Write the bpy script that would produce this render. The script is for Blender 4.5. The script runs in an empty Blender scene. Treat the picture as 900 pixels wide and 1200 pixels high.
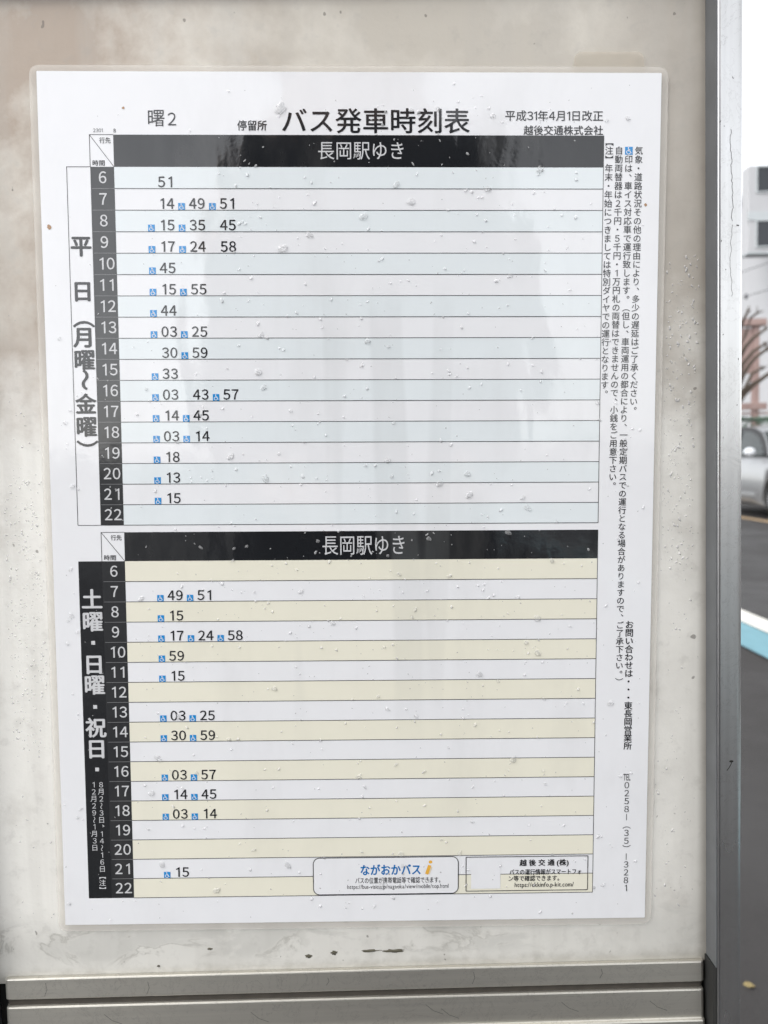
import bpy, bmesh, math, random
from mathutils import Vector, Matrix
R = math.radians
scene = bpy.context.scene
COL = scene.collection
rnd = random.Random(7)

# ------------------------------------------------------------------ camera, sky, sun, exposure
GZ = 1.074                                   # height of the sheet's centre above the ground
cam_d = bpy.data.cameras.new('camera')
cam = bpy.data.objects.new('camera', cam_d); COL.objects.link(cam)
cam_d.sensor_fit = 'VERTICAL'; cam_d.sensor_height = 36; cam_d.sensor_width = 27
cam_d.lens = 901 / 1200 * 36
cam_d.clip_start = 0.01; cam_d.clip_end = 3000
right = Vector((0.99957352, -0.0150378, -0.02503298))
up = Vector((0.02601276, 0.06894158, 0.9972815))
back = Vector((-0.01327111, -0.99750736, 0.06930335))
mw = Matrix((right, up, back)).transposed().to_4x4()
mw.translation = Vector((0.00984843, -0.37907343, 0.02635159 + GZ))
cam.matrix_world = mw
cam_d.dof.use_dof = True; cam_d.dof.focus_distance = 0.382; cam_d.dof.aperture_fstop = 12
scene.camera = cam

world = bpy.data.worlds.new('World'); scene.world = world; world.use_nodes = True
wn, wl = world.node_tree.nodes, world.node_tree.links
sky = wn.new('ShaderNodeTexSky'); sky.sky_type = 'NISHITA'; sky.sun_disc = False
sky.sun_elevation = R(52); sky.sun_rotation = R(-125)
sky.air_density = 1.0; sky.dust_density = 1.0; sky.ozone_density = 1.0
hs = wn.new('ShaderNodeHueSaturation'); hs.inputs['Saturation'].default_value = 0.12
bg = wn['Background']; bg.inputs['Strength'].default_value = 0.13
wl.new(sky.outputs[0], hs.inputs['Color']); wl.new(hs.outputs[0], bg.inputs['Color'])

sun_d = bpy.data.lights.new('sun', 'SUN'); sun_d.energy = 0.5; sun_d.angle = R(35); sun_d.color = (1, .97, .93)
sun = bpy.data.objects.new('sun', sun_d); COL.objects.link(sun)
az = R(-125); el = R(52)
sdir = Vector((math.sin(az) * math.cos(el), math.cos(az) * math.cos(el), math.sin(el)))
sun.rotation_euler = sdir.to_track_quat('Z', 'Y').to_euler()
sun.location = (-4, -1, 7)

scene.view_settings.view_transform = 'Standard'; scene.view_settings.look = 'None'
scene.view_settings.gamma = 1; scene.view_settings.use_curve_mapping = False
scene.view_settings.exposure = 1.52
scene.render.engine = 'CYCLES'
scene.cycles.use_denoising = True
scene.cycles.max_bounces = 8; scene.cycles.transparent_max_bounces = 16

# ------------------------------------------------------------------ helpers
def tag(o, label=None, cat=None, group=None, kind=None):
    if label: o['label'] = label
    if cat: o['category'] = cat
    if group: o['group'] = group
    if kind: o['kind'] = kind
    return o
def empty(name, loc, rot=(0, 0, 0)):
    o = bpy.data.objects.new(name, None); COL.objects.link(o)
    o.location = loc; o.rotation_euler = rot; o.empty_display_size = .05
    return o
def link(name, me, mats, parent=None):
    o = bpy.data.objects.new(name, me); COL.objects.link(o)
    for m in (mats if isinstance(mats, (list, tuple)) else [mats]): me.materials.append(m)
    if parent: o.parent = parent
    return o
def from_bm(name, bm, mats, parent=None, smooth=False, recalc=True):
    if recalc: bmesh.ops.recalc_face_normals(bm, faces=bm.faces)
    me = bpy.data.meshes.new(name); bm.to_mesh(me); bm.free()
    if smooth:
        for p in me.polygons: p.use_smooth = True
    return link(name, me, mats, parent)
def box(bm, a, b, mi=0, bevel=0):
    vs = [bm.verts.new((x, y, z)) for x in (a[0], b[0]) for y in (a[1], b[1]) for z in (a[2], b[2])]
    fs = [(0, 1, 3, 2), (4, 6, 7, 5), (0, 4, 5, 1), (2, 3, 7, 6), (0, 2, 6, 4), (1, 5, 7, 3)]
    out = []
    for f in fs:
        ff = bm.faces.new([vs[i] for i in f]); ff.material_index = mi; out.append(ff)
    if bevel:
        es = list({e for f in out for e in f.edges})
        bmesh.ops.bevel(bm, geom=es, offset=bevel, segments=2, profile=.5, affect='EDGES', material=-1)
def tube(bm, pts, rads, n=8, mi=0, cap=True):
    pts = [Vector(p) for p in pts]; rings = []
    for i, p in enumerate(pts):
        d = (pts[min(i + 1, len(pts) - 1)] - pts[max(i - 1, 0)]).normalized()
        ref = Vector((0, 0, 1)) if abs(d.z) < .9 else Vector((1, 0, 0))
        s = d.cross(ref).normalized(); t = d.cross(s)
        r = rads[i] if isinstance(rads, (list, tuple)) else rads
        rings.append([bm.verts.new(p + (s * math.cos(2 * math.pi * k / n) + t * math.sin(2 * math.pi * k / n)) * r) for k in range(n)])
    for a, b in zip(rings, rings[1:]):
        for k in range(n):
            f = bm.faces.new((a[k], a[(k + 1) % n], b[(k + 1) % n], b[k])); f.material_index = mi
    if cap:
        for r in (rings[0], rings[-1]):
            f = bm.faces.new(r); f.material_index = mi

def new_mat(name):
    m = bpy.data.materials.new(name); m.use_nodes = True
    nt = m.node_tree
    return m, nt, nt.nodes['Principled BSDF']
def N(nt, typ, **kw):
    n = nt.nodes.new(typ)
    for k, v in kw.items():
        if k in n.inputs.keys(): n.inputs[k].default_value = v
        else: setattr(n, k, v)
    return n
def noise(nt, scale, detail=4, rough=.55, coord='Object', stretch=(1, 1, 1), off=(0, 0, 0), dist=0.0):
    tc = N(nt, 'ShaderNodeTexCoord'); mp = N(nt, 'ShaderNodeMapping')
    mp.inputs['Scale'].default_value = stretch; mp.inputs['Location'].default_value = off
    n = N(nt, 'ShaderNodeTexNoise'); n.inputs['Scale'].default_value = scale
    n.inputs['Detail'].default_value = detail; n.inputs['Roughness'].default_value = rough
    n.inputs['Distortion'].default_value = dist
    nt.links.new(tc.outputs[coord], mp.inputs[0]); nt.links.new(mp.outputs[0], n.inputs['Vector'])
    return n.outputs['Fac']
def ramp(nt, fac, stops, interp='LINEAR'):
    r = N(nt, 'ShaderNodeValToRGB'); r.color_ramp.interpolation = interp
    e = r.color_ramp.elements
    while len(e) < len(stops): e.new(.5)
    for x, (p, c) in zip(e, stops):
        x.position = p; x.color = (c, c, c, 1) if not hasattr(c, '__len__') else (*c, 1)
    nt.links.new(fac, r.inputs[0])
    return r.outputs[0]
def mix(nt, fac, a, b, mode='MIX'):
    m = N(nt, 'ShaderNodeMix', data_type='RGBA', blend_type=mode)
    for sock, v in ((m.inputs[0], fac), (m.inputs[6], a), (m.inputs[7], b)):
        if hasattr(v, 'links') or isinstance(v, bpy.types.NodeSocket): nt.links.new(v, sock)
        else: sock.default_value = v if not hasattr(v, '__len__') or len(v) == 4 else (*v, 1)
    return m.outputs[2]
def math_(nt, op, a, b=0.0, c=0.0):
    m = N(nt, 'ShaderNodeMath', operation=op)
    for s, v in zip(m.inputs, (a, b, c)):
        if isinstance(v, bpy.types.NodeSocket): nt.links.new(v, s)
        else: s.default_value = v
    return m.outputs[0]
def maprange(nt, v, a, b, c=0.0, d=1.0, smooth=True):
    m = N(nt, 'ShaderNodeMapRange', interpolation_type='SMOOTHSTEP' if smooth else 'LINEAR')
    nt.links.new(v, m.inputs['Value'])
    for k, x in zip(('From Min', 'From Max', 'To Min', 'To Max'), (a, b, c, d)): m.inputs[k].default_value = x
    return m.outputs['Result']
def xyz(nt, coord='Object'):
    tc = N(nt, 'ShaderNodeTexCoord'); s = N(nt, 'ShaderNodeSeparateXYZ'); nt.links.new(tc.outputs[coord], s.inputs[0])
    return s.outputs
def bump(nt, h, strength, dist, normal=None):
    b = N(nt, 'ShaderNodeBump'); b.inputs['Strength'].default_value = strength; b.inputs['Distance'].default_value = dist
    nt.links.new(h, b.inputs['Height'])
    if normal: nt.links.new(normal, b.inputs['Normal'])
    return b.outputs[0]
def simple(name, col, rough=.6, metal=0.0, var=.12, scale=8, spec=.5):
    m, nt, p = new_mat(name)
    f = noise(nt, scale)
    c = mix(nt, f, tuple(x * (1 - var) for x in col), tuple(min(1, x * (1 + var)) for x in col))
    nt.links.new(c, p.inputs['Base Color'])
    p.inputs['Roughness'].default_value = rough; p.inputs['Metallic'].default_value = metal
    p.inputs['Specular IOR Level'].default_value = spec
    return m

# ------------------------------------------------------------------ materials of the laminated sheet
def print_mat(name, col, fibre=.03):
    """ink or paper under the clear glossy laminate: matte base, wavy clear coat"""
    m, nt, p = new_mat(name)
    f = noise(nt, 60, 5, .6)
    c = mix(nt, f, tuple(x * (1 - fibre) for x in col), tuple(min(1, x * (1 + fibre)) for x in col))
    # faint grime film of the laminate: irregular thin grey washes and a few specks
    g = ramp(nt, noise(nt, 16, 5, .62, stretch=(1.6, 1, .55), off=(3, 1, 0)), [(.52, 0.0), (.72, 1.0)])
    c = mix(nt, math_(nt, 'MULTIPLY', g, .10), c, (.30, .29, .27))
    # vertical reflection streaks painted into the colour, middle of the sheet
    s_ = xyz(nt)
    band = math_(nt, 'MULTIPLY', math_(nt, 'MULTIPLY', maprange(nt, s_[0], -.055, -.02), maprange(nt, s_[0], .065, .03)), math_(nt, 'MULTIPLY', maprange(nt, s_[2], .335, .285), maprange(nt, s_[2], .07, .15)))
    refl_streak = ramp(nt, noise(nt, 34, 2, .45, stretch=(1.5, 1, .07), off=(8, 0, 1)), [(.50, 0.0), (.56, 1.0)])
    c = mix(nt, math_(nt, 'MULTIPLY', math_(nt, 'MULTIPLY', refl_streak, band), .13), c, (.33, .34, .335))
    nt.links.new(c, p.inputs['Base Color'])
    p.inputs['Roughness'].default_value = .7; p.inputs['Specular IOR Level'].default_value = .0
    p.inputs['Coat Weight'].default_value = 1.0; p.inputs['Coat IOR'].default_value = 1.62
    rr = ramp(nt, noise(nt, 22, 4, .6, stretch=(1.5, 1, .6)), [(.4, .045), (.75, .16)])
    nt.links.new(rr, p.inputs['Coat Roughness'])
    big = noise(nt, 14, 2, .5, stretch=(1.4, 1, .7), off=(.3, 0, .2))
    fine = noise(nt, 420, 3, .6)
    n0 = bump(nt, noise(nt, 16, 2, .5, stretch=(2.6, 1, .6), off=(1, 0, 5), dist=.5), 1.0, .0006)
    n1 = bump(nt, big, 1.0, .0012, n0)
    n2 = bump(nt, fine, .5, .00003, bump(nt, noise(nt, 75, 3, .55, off=(2, 0, 2)), .6, .00016, n1))
    nt.links.new(n2, p.inputs['Coat Normal'])
    return m
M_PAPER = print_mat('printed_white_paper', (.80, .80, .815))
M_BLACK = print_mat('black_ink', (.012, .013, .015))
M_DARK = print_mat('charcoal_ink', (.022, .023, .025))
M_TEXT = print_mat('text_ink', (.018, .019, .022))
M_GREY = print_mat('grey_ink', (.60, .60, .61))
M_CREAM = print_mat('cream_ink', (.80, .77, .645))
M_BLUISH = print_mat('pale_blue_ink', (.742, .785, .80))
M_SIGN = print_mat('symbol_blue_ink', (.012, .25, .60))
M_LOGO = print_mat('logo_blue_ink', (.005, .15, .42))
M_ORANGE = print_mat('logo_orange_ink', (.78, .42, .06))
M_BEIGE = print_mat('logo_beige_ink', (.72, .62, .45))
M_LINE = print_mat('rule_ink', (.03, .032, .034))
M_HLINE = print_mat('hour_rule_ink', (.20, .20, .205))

# ------------------------------------------------------------------ glyphs
_cache = {}
_fc = bpy.data.curves.new('glyph_source', 'FONT'); _fo = bpy.data.objects.new('glyph_source', _fc)
COL.objects.link(_fo)
_fc.resolution_u = 3
def glyph(ch, bold=0.0):
    if ch.isdigit() and ord(ch) < 128: ch = chr(ord(ch) - 48 + 0xFF10)
    k = ch
    if k in _cache: return _cache[k]
    if ch == '１':                      # plain numeral one: a stem with a flag, no foot
        o = glyph('０'); b = bbox(o[0]); h = b[3] - b[2]; w = b[1] - b[0]; x = b[0] + w * .62; q = w * .165
        vs = [(x - q / 2, b[2]), (x + q / 2, b[2]), (x + q / 2, b[3]), (x - q * .3, b[3]), (x - q / 2, b[3] - h * .05),
              (x - w * .40, b[3] - h * .15), (x - w * .40, b[3] - h * .25), (x - q / 2, b[3] - h * .165)]
        _cache[k] = (vs, [(0, 1, 2, 3, 4, 7), (4, 5, 6, 7)]); return _cache[k]
    _fc.body = ch; _fc.size = 1.0; _fc.fill_mode = 'FRONT'
    dg = bpy.context.evaluated_depsgraph_get(); dg.update()
    me = bpy.data.meshes.new_from_object(_fo.evaluated_get(dg))
    vs = [(v.co.x, v.co.y) for v in me.vertices]; fs = [tuple(p.vertices) for p in me.polygons]
    bpy.data.meshes.remove(me)
    _cache[k] = (vs, fs); return _cache[k]
def copies(bold):
    # heavier writing: the same glyph printed a few times, a hair apart
    if bold <= 0: return ((0, 0, 0),)
    return ((-bold, 0, 0), (bold, 0, .004), (0, -bold * .7, .008), (0, bold * .7, .012))
def bbox(vs):
    xs = [v[0] for v in vs]; ys = [v[1] for v in vs]
    return min(xs), max(xs), min(ys), max(ys)
_b = bbox(glyph('国')[0]); EMX, EMY = (_b[0] + _b[1]) / 2, (_b[2] + _b[3]) / 2; EMS = (_b[1] - _b[0]) / .90; ADV = (_b[1] - _b[0]) / .82
W_, H_ = 297.0, 420.0
def L(u, v, d):                    # sheet millimetres (from its top left corner) -> local metres; d mm proud of the paper
    return ((u - W_ / 2) / 1000, -d / 1000, (H_ - v) / 1000)
def put_glyph(bm, ch, u, v, size, bold=0, sx=1.0, d=.12, rot=0, mi=0, du=0, dv=0, centre=False, sy=1.0):
    vs, fs = glyph(ch)
    if not vs: return
    cx, cy = EMX, EMY
    if centre:
        b = bbox(vs); cx, cy = (b[0] + b[1]) / 2, (b[2] + b[3]) / 2
    for ox, oy, od in copies(bold):
        out = []
        for x, y in vs:
            x = (x - cx) / EMS; y = (y - cy) / EMS
            if rot == 90: x, y = y, -x
            out.append(bm.verts.new(L(u + (x * sx + du + ox) * size, v - (y * sy + dv + oy) * size, d + od)))
        for f in fs:
            try: bm.faces.new([out[i] for i in f]).material_index = mi
            except ValueError: pass
def fit_line(bm, text, u0, v0, u1, v1, bold=0, d=.12, mi=0, track=0.0):
    """one horizontal line of writing that fills the box (u0,v0)-(u1,v1)"""
    pen = 0; vs_all, fs_all = [], []
    for ch in text:
        if ch == ' ': pen += .28 + track; continue
        if ch == '　': pen += 1.0 + track; continue
        vs, fs = glyph(ch); b = bbox(vs)
        wide = ord(ch) > 0x2000
        if wide: x0 = pen + (ADV / 2 - EMX); adv = ADV
        else: x0 = pen - b[0] + .04; adv = b[1] - b[0] + .09
        n = len(vs_all)
        vs_all += [(x + x0, y) for x, y in vs]; fs_all += [tuple(i + n for i in f) for f in fs]
        pen += adv + track
    b = bbox(vs_all); kx = (u1 - u0) / (b[1] - b[0]); ky = (v1 - v0) / (b[3] - b[2])
    for ox, oy, od in copies(bold):
        out = [bm.verts.new(L(u0 + (x + ox - b[0]) * kx, v1 - (y + oy - b[2]) * ky, d + od)) for x, y in vs_all]
        for f in fs_all:
            try: bm.faces.new([out[i] for i in f]).material_index = mi
            except ValueError: pass
def digits(bm, s, uc, vc, em=8.3, h=4.95, bold=.018, d=.13, mi=0, wfrac=.40):
    """half-width numerals centred on (uc, vc)"""
    cell = em / 2
    for i, ch in enumerate(s):
        vs, fs = glyph(ch); b = bbox(vs); b0 = bbox(glyph('0')[0])
        kx = wfrac * em / (b0[1] - b0[0]); ky = h / (b0[3] - b0[2])
        c = uc + (i - (len(s) - 1) / 2) * cell; mx = (b[0] + b[1]) / 2; my = (b0[2] + b0[3]) / 2
        if ch == '1': c += .02 * em
        for ox, oy, od in copies(bold):
            out = [bm.verts.new(L(c + (x + ox - mx) * kx, vc - (y + oy - my) * ky, d + od)) for x, y in vs]
            for f in fs:
                try: bm.faces.new([out[i] for i in f]).material_index = mi
                except ValueError: pass
ROT = {'（': '︵', '）': '︶', '【': '︻', '】': '︼'}
def column(bm, text, p0, p1, size, bold=0, d=.12, mi=0, sx=1.0):
    """vertical writing, first cell centred on p0 and last on p1"""
    n = len(text)
    for i, ch in enumerate(text):
        t = i / max(1, n - 1); u = p0[0] + (p1[0] - p0[0]) * t; v = p0[1] + (p1[1] - p0[1]) * t
        if ch == '　': continue
        if ch in '、。': put_glyph(bm, ch, u, v, size, bold, d=d, mi=mi, du=.58, dv=.52)
        elif ch in '（）【】': put_glyph(bm, ch, u, v, size, bold, d=d, mi=mi, rot=90)
        elif ch == '—': stroke(bm, (u, v - size * .42), (u, v + size * .42), size * .075, d, mi)
        elif ch == '℡': fit_line(bm, 'TEL', u - size * .45, v - size * .42, u + size * .45, v + size * .42, .006, d, mi)
        elif ch in '〜～ー': put_glyph(bm, '〜' if ch in '〜～' else 'ー', u, v, size, bold, d=d, mi=mi, rot=90, centre=True, sx=1)
        elif ch == 'i': pass
        else: put_glyph(bm, ch, u, v, size, bold, d=d, mi=mi, sx=sx, centre=ch.isdigit() and ord(ch) < 128)
def quad(bm, u0, v0, u1, v1, d, mi=0):
    f = bm.faces.new([bm.verts.new(L(u, v, d)) for u, v in ((u0, v1), (u1, v1), (u1, v0), (u0, v0))]); f.material_index = mi
def hline(bm, u0, u1, v, w, d, mi=0): quad(bm, u0, v - w / 2, u1, v + w / 2, d, mi)
def vline(bm, u, v0, v1, w, d, mi=0): quad(bm, u - w / 2, v0, u + w / 2, v1, d, mi)
def stroke(bm, a, b, w, d, mi=0):
    a = Vector(a); b = Vector(b); n = (b - a).normalized(); s = Vector((-n.y, n.x)) * w / 2
    f = bm.faces.new([bm.verts.new(L(q.x, q.y, d)) for q in (a + s, b + s, b - s, a - s)]); f.material_index = mi
def flat(name, bm, mats, parent):
    # all print faces the reader (-Y)
    bm.normal_update()
    for f in bm.faces:
        if f.normal.y > 0: f.normal_flip()
    me = bpy.data.meshes.new(name); bm.to_mesh(me); bm.free()
    return link(name, me, mats, parent)

# ------------------------------------------------------------------ the ground and road
def asphalt(name, base):
    m, nt, p = new_mat(name)
    a = noise(nt, 1.3, 5, .6); b = noise(nt, 160, 3, .7)
    c = mix(nt, a, tuple(x * .82 for x in base), tuple(x * 1.2 for x in base))
    c = mix(nt, ramp(nt, b, [(.35, 0.0), (.75, 1.0)]), tuple(x * .62 for x in base), c)
    sp = ramp(nt, noise(nt, 60, 2, .5, off=(5, 2, 0)), [(.70, 0.0), (.74, 1.0)])
    c = mix(nt, math_(nt, 'MULTIPLY', sp, .45), c, tuple(min(1, x * 2.3) for x in base))
    nt.links.new(c, p.inputs['Base Color'])
    r = ramp(nt, noise(nt, .9, 4, .6, off=(2, 0, 0)), [(.35, .38), (.7, .75)])
    nt.links.new(r, p.inputs['Roughness'])
    p.inputs['Specular IOR Level'].default_value = .3
    nt.links.new(bump(nt, b, .6, .004), p.inputs['Normal'])
    return m
bm = bmesh.new(); S = 900
bm.faces.new([bm.verts.new(q) for q in ((-S, -S, 0), (S, -S, 0), (S, S, 0), (-S, S, 0))])
g = from_bm('ground', bm, asphalt('pavement_asphalt', (.043, .039, .037))); tag(g, kind='structure')
bm = bmesh.new()
bm.faces.new([bm.verts.new(q) for q in ((2.50, -120, .004), (8.7, -120, .004), (8.7, 220, .004), (2.50, 220, .004))])
g = from_bm('road', bm, asphalt('road_asphalt', (.055, .0525, .051))); tag(g, kind='structure')
def paint(name, col):
    m, nt, p = new_mat(name)
    w = ramp(nt, noise(nt, 9, 6, .7), [(.30, 1.0), (.62, 0.0)])
    c = mix(nt, math_(nt, 'MULTIPLY', w, .35), col, tuple(x * .55 for x in col))
    nt.links.new(c, p.inputs['Base Color']); p.inputs['Roughness'].default_value = .5
    return m
def strip(name, x0, x1, z, m):
    bm = bmesh.new()
    bm.faces.new([bm.verts.new(q) for q in ((x0, -60, z), (x1, -60, z), (x1, 150, z), (x0, 150, z))])
    tag(from_bm(name, bm, m), kind='structure')
strip('blue_lane_marking', 2.05, 2.33, .008, paint('blue_road_paint', (.15, .325, .38)))
strip('white_edge_line', 2.33, 2.502, .012, paint('white_road_paint', (.72, .70, .64)))
strip('tan_centre_line', 5.86, 6.04, .010, paint('tan_road_paint', (.38, .27, .16)))

# ------------------------------------------------------------------ bus stop board
def panel_mat():
    m, nt, p = new_mat('weathered_white_panel')
    s = xyz(nt); X, Z = s[0], s[2]
    big = noise(nt, 11, 5, .58, off=(.35, 0, .1), dist=.6)
    mid = noise(nt, 26, 6, .62, off=(1, 0, 2))
    fine = noise(nt, 120, 4, .65, off=(2, 0, 1))
    big = math_(nt, 'ADD', big, math_(nt, 'ADD', math_(nt, 'MULTIPLY', math_(nt, 'SUBTRACT', mid, .5), .55), math_(nt, 'MULTIPLY', math_(nt, 'SUBTRACT', fine, .5), .22)))
    streak = noise(nt, 30, 4, .6, stretch=(1.5, 1, .12), off=(4, 0, 0))
    cream = (.67, .63, .56); beige = (.40, .325, .26); grey = (.47, .445, .405); white = (.85, .83, .775)
    up_ = maprange(nt, math_(nt, 'ADD', Z, math_(nt, 'MULTIPLY', math_(nt, 'SUBTRACT', mid, .5), .16)), GZ + .02, GZ + .115)   # rust and dust gathered on the upper half
    c = mix(nt, up_, white, mix(nt, ramp(nt, big, [(.44, 0.0), (.70, 1.0)]), mix(nt, maprange(nt, X, -.11, .0), beige, (.53, .49, .425)), cream))
    rt = maprange(nt, X, .115, .165)
    c = mix(nt, math_(nt, 'MULTIPLY', rt, ramp(nt, mid, [(.3, .35), (.7, .85)])), c, mix(nt, up_, (.60, .58, .535), (.34, .30, .255)))
    st = ramp(nt, streak, [(.48, 0.0), (.66, 1.0)])
    c = mix(nt, math_(nt, 'MULTIPLY', st, .30), c, grey)
    c = mix(nt, math_(nt, 'MULTIPLY', ramp(nt, mid, [(.55, 0.0), (.72, 1.0)]), .35), c, (.40, .365, .32))
    c = mix(nt, math_(nt, 'MULTIPLY', ramp(nt, fine, [(.56, 0.0), (.70, 1.0)]), .22), c, (.33, .31, .28))
    # tide marks left by drying water along the bottom edge
    low = math_(nt, 'MULTIPLY', maprange(nt, Z, GZ - .204, GZ - .213), maprange(nt, Z, GZ - .233, GZ - .225))
    wob = noise(nt, 52, 6, .58, stretch=(.55, 1, 1), off=(.7, 0, .4), dist=.5)
    line = ramp(nt, math_(nt, 'ABSOLUTE', math_(nt, 'SUBTRACT', wob, .5)), [(.0, 1.0), (.018, .35), (.04, 0.0)])
    patch = ramp(nt, noise(nt, 18, 3, .5, off=(2.2, 0, 0)), [(.46, 0.0), (.58, 1.0)])
    c = mix(nt, math_(nt, 'MULTIPLY', math_(nt, 'MULTIPLY', line, low), math_(nt, 'MULTIPLY', patch, .55)), c, (.23, .215, .18))
    wash = ramp(nt, wob, [(.5, 0.0), (.56, .7)])
    c = mix(nt, math_(nt, 'MULTIPLY', math_(nt, 'MULTIPLY', wash, low), .45), c, (.36, .355, .33))
    c = mix(nt, math_(nt, 'MULTIPLY', maprange(nt, math_(nt, 'ADD', Z, math_(nt, 'MULTIPLY', math_(nt, 'SUBTRACT', mid, .5), .05)), GZ - .195, GZ - .222), .42), c, (.43, .42, .385))
    # grime line just above the bottom rail; darker towards right post and top edge
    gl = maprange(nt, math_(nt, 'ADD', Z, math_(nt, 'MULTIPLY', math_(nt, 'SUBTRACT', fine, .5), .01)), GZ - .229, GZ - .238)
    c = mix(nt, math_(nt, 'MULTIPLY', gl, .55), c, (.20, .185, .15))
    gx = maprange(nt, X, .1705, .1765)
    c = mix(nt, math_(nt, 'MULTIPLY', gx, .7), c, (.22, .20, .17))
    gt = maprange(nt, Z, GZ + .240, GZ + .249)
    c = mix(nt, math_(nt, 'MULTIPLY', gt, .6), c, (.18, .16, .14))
    sp = ramp(nt, noise(nt, 210, 1, .4, off=(6, 0, 3)), [(.79, 0.0), (.81, 1.0)])
    c = mix(nt, math_(nt, 'MULTIPLY', sp, .6), c, (.10, .085, .07))
    nt.links.new(c, p.inputs['Base Color'])
    nt.links.new(ramp(nt, mid, [(.3, .28), (.7, .55)]), p.inputs['Roughness'])
    nt.links.new(bump(nt, fine, .25, .0006, bump(nt, mid, .3, .0015)), p.inputs['Normal'])
    return m
def alu(name, base, rough, axis):
    m, nt, p = new_mat(name)
    stv = {'z': (1, 1, .012), 'x': (.012, 1, 1)}[axis]
    s1 = noise(nt, 420, 3, .6, stretch=stv); s2 = noise(nt, 18, 4, .6, stretch={'z': (1, 1, .3), 'x': (.3, 1, 1)}[axis])
    sc = noise(nt, 60, 6, .7, off=(3, 1, 7), dist=1.5)
    c = mix(nt, s1, tuple(x * .86 for x in base), tuple(min(1, x * 1.1) for x in base))
    c = mix(nt, math_(nt, 'MULTIPLY', ramp(nt, s2, [(.45, 0.0), (.7, 1.0)]), .30), c, (.33, .32, .29))
    fl = ramp(nt, math_(nt, 'ABSOLUTE', math_(nt, 'SUBTRACT', sc, .5)), [(0.0, 1.0), (.010, 0.0)])
    c = mix(nt, math_(nt, 'MULTIPLY', fl, .28), c, (.14, .13, .12))
    nt.links.new(c, p.inputs['Base Color']); p.inputs['Metallic'].default_value = .97
    nt.links.new(math_(nt, 'ADD', math_(nt, 'MULTIPLY', s2, .18), rough - .09), p.inputs['Roughness'])
    nt.links.new(bump(nt, s1, .35, .00012), p.inputs['Normal'])
    return m
M_PANEL = panel_mat()
M_ALU_V = alu('brushed_aluminium_upright', (.61, .61, .61), .29, 'z')
M_ALU_H = alu('brushed_aluminium_rail', (.71, .685, .62), .48, 'x')
M_GAP_SHADE = simple('gap_shade_black', (.012, .012, .011), .8)  # flat black for the shaded gaps round the bottom rail
M_SCRATCH = simple('dark_scratch', (.03, .028, .026), .8)
M_SCUFF = simple('grey_scuff', (.14, .135, .12), .7)
M_CONC = simple('grey_concrete', (.30, .29, .27), .9, scale=30)

board = empty('bus_stop_board', (0, .012, 0))
tag(board, 'weathered white bus stop board in an aluminium frame, behind the laminated timetable', 'bus stop board')
def part(name, bm, mats, smooth=False, parent=board):
    o = from_bm(name, bm, mats, None, smooth); o.parent = parent
    o.matrix_parent_inverse = Matrix.Translation(-board.location)
    return o
bm = bmesh.new(); box(bm, (-.2035, .0015, GZ - .2380), (.1795, .0075, GZ + .2545)); part('backing_panel', bm, M_PANEL)
bm = bmesh.new(); box(bm, (-.203, .0085, GZ - .300), (.1775, .0105, GZ - .2300)); part('gap_shade_strip', bm, M_GAP_SHADE)  # black sheet painting in the dark of the recess behind the rail

def profile_post(x_at, zs, prof):
    """sweep an outline (x,y) along the leaning centre line"""
    bm = bmesh.new(); rings = []
    for z in zs:
        rings.append([bm.verts.new((x_at(z) + x, y, z)) for x, y in prof])
    n = len(prof)
    for a, b in zip(rings, rings[1:]):
        for k in range(n): bm.faces.new((a[k], a[(k + 1) % n], b[(k + 1) % n], b[k]))
    bm.faces.new(rings[0]); bm.faces.new(rings[-1])
    return bm
# outline of the upright: square inner corner, rounded outer corner with a fine lip
def outline():
    y0, y1 = -.0105, .030
    p = [(0, y1), (0, y0 + .0016)]
    for k in range(4):
        a = math.pi - k / 3 * math.pi / 2; p.append((.0016 + .0016 * math.cos(a), y0 + .0016 - .0016 * math.sin(a)))
    p += [(.0098, y0)]
    for k in range(1, 7):
        a = math.pi / 2 - k / 6 * math.pi / 2; p.append((.0098 + .0030 * math.cos(a), y0 + .0030 - .0030 * math.sin(a)))
    p += [(.0128, y0 + .0045), (.0122, y0 + .005), (.0122, y1)]
    return p
xr = lambda z: .1759 - (z - GZ) * (.0023 / .481)
zs = [.04] + [GZ - .45 + i * .1 for i in range(10)] + [1.75]
o = part('frame_post', profile_post(xr, zs, outline()), M_ALU_V)
for pol in o.data.polygons: pol.use_smooth = False
xl = lambda z: -.1935 - (z - GZ) * (.0023 / .481)
part('frame_post', profile_post(xl, zs, [(-x, y) for x, y in outline()]), M_ALU_V)
bm = profile_post(xr, [GZ - .2343, GZ - .23] + [GZ - .2 + i * .1 for i in range(6)] + [GZ + .30], [(-.0004, .012), (-.0004, -.0101), (.0001, -.0101), (.0001, .012)])
part('post_side_strip', bm, simple('grey_side_strip', (.115, .12, .125), .45, scale=60, var=.25))  # thin dark grey strip laid over the upright's inner side
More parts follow.
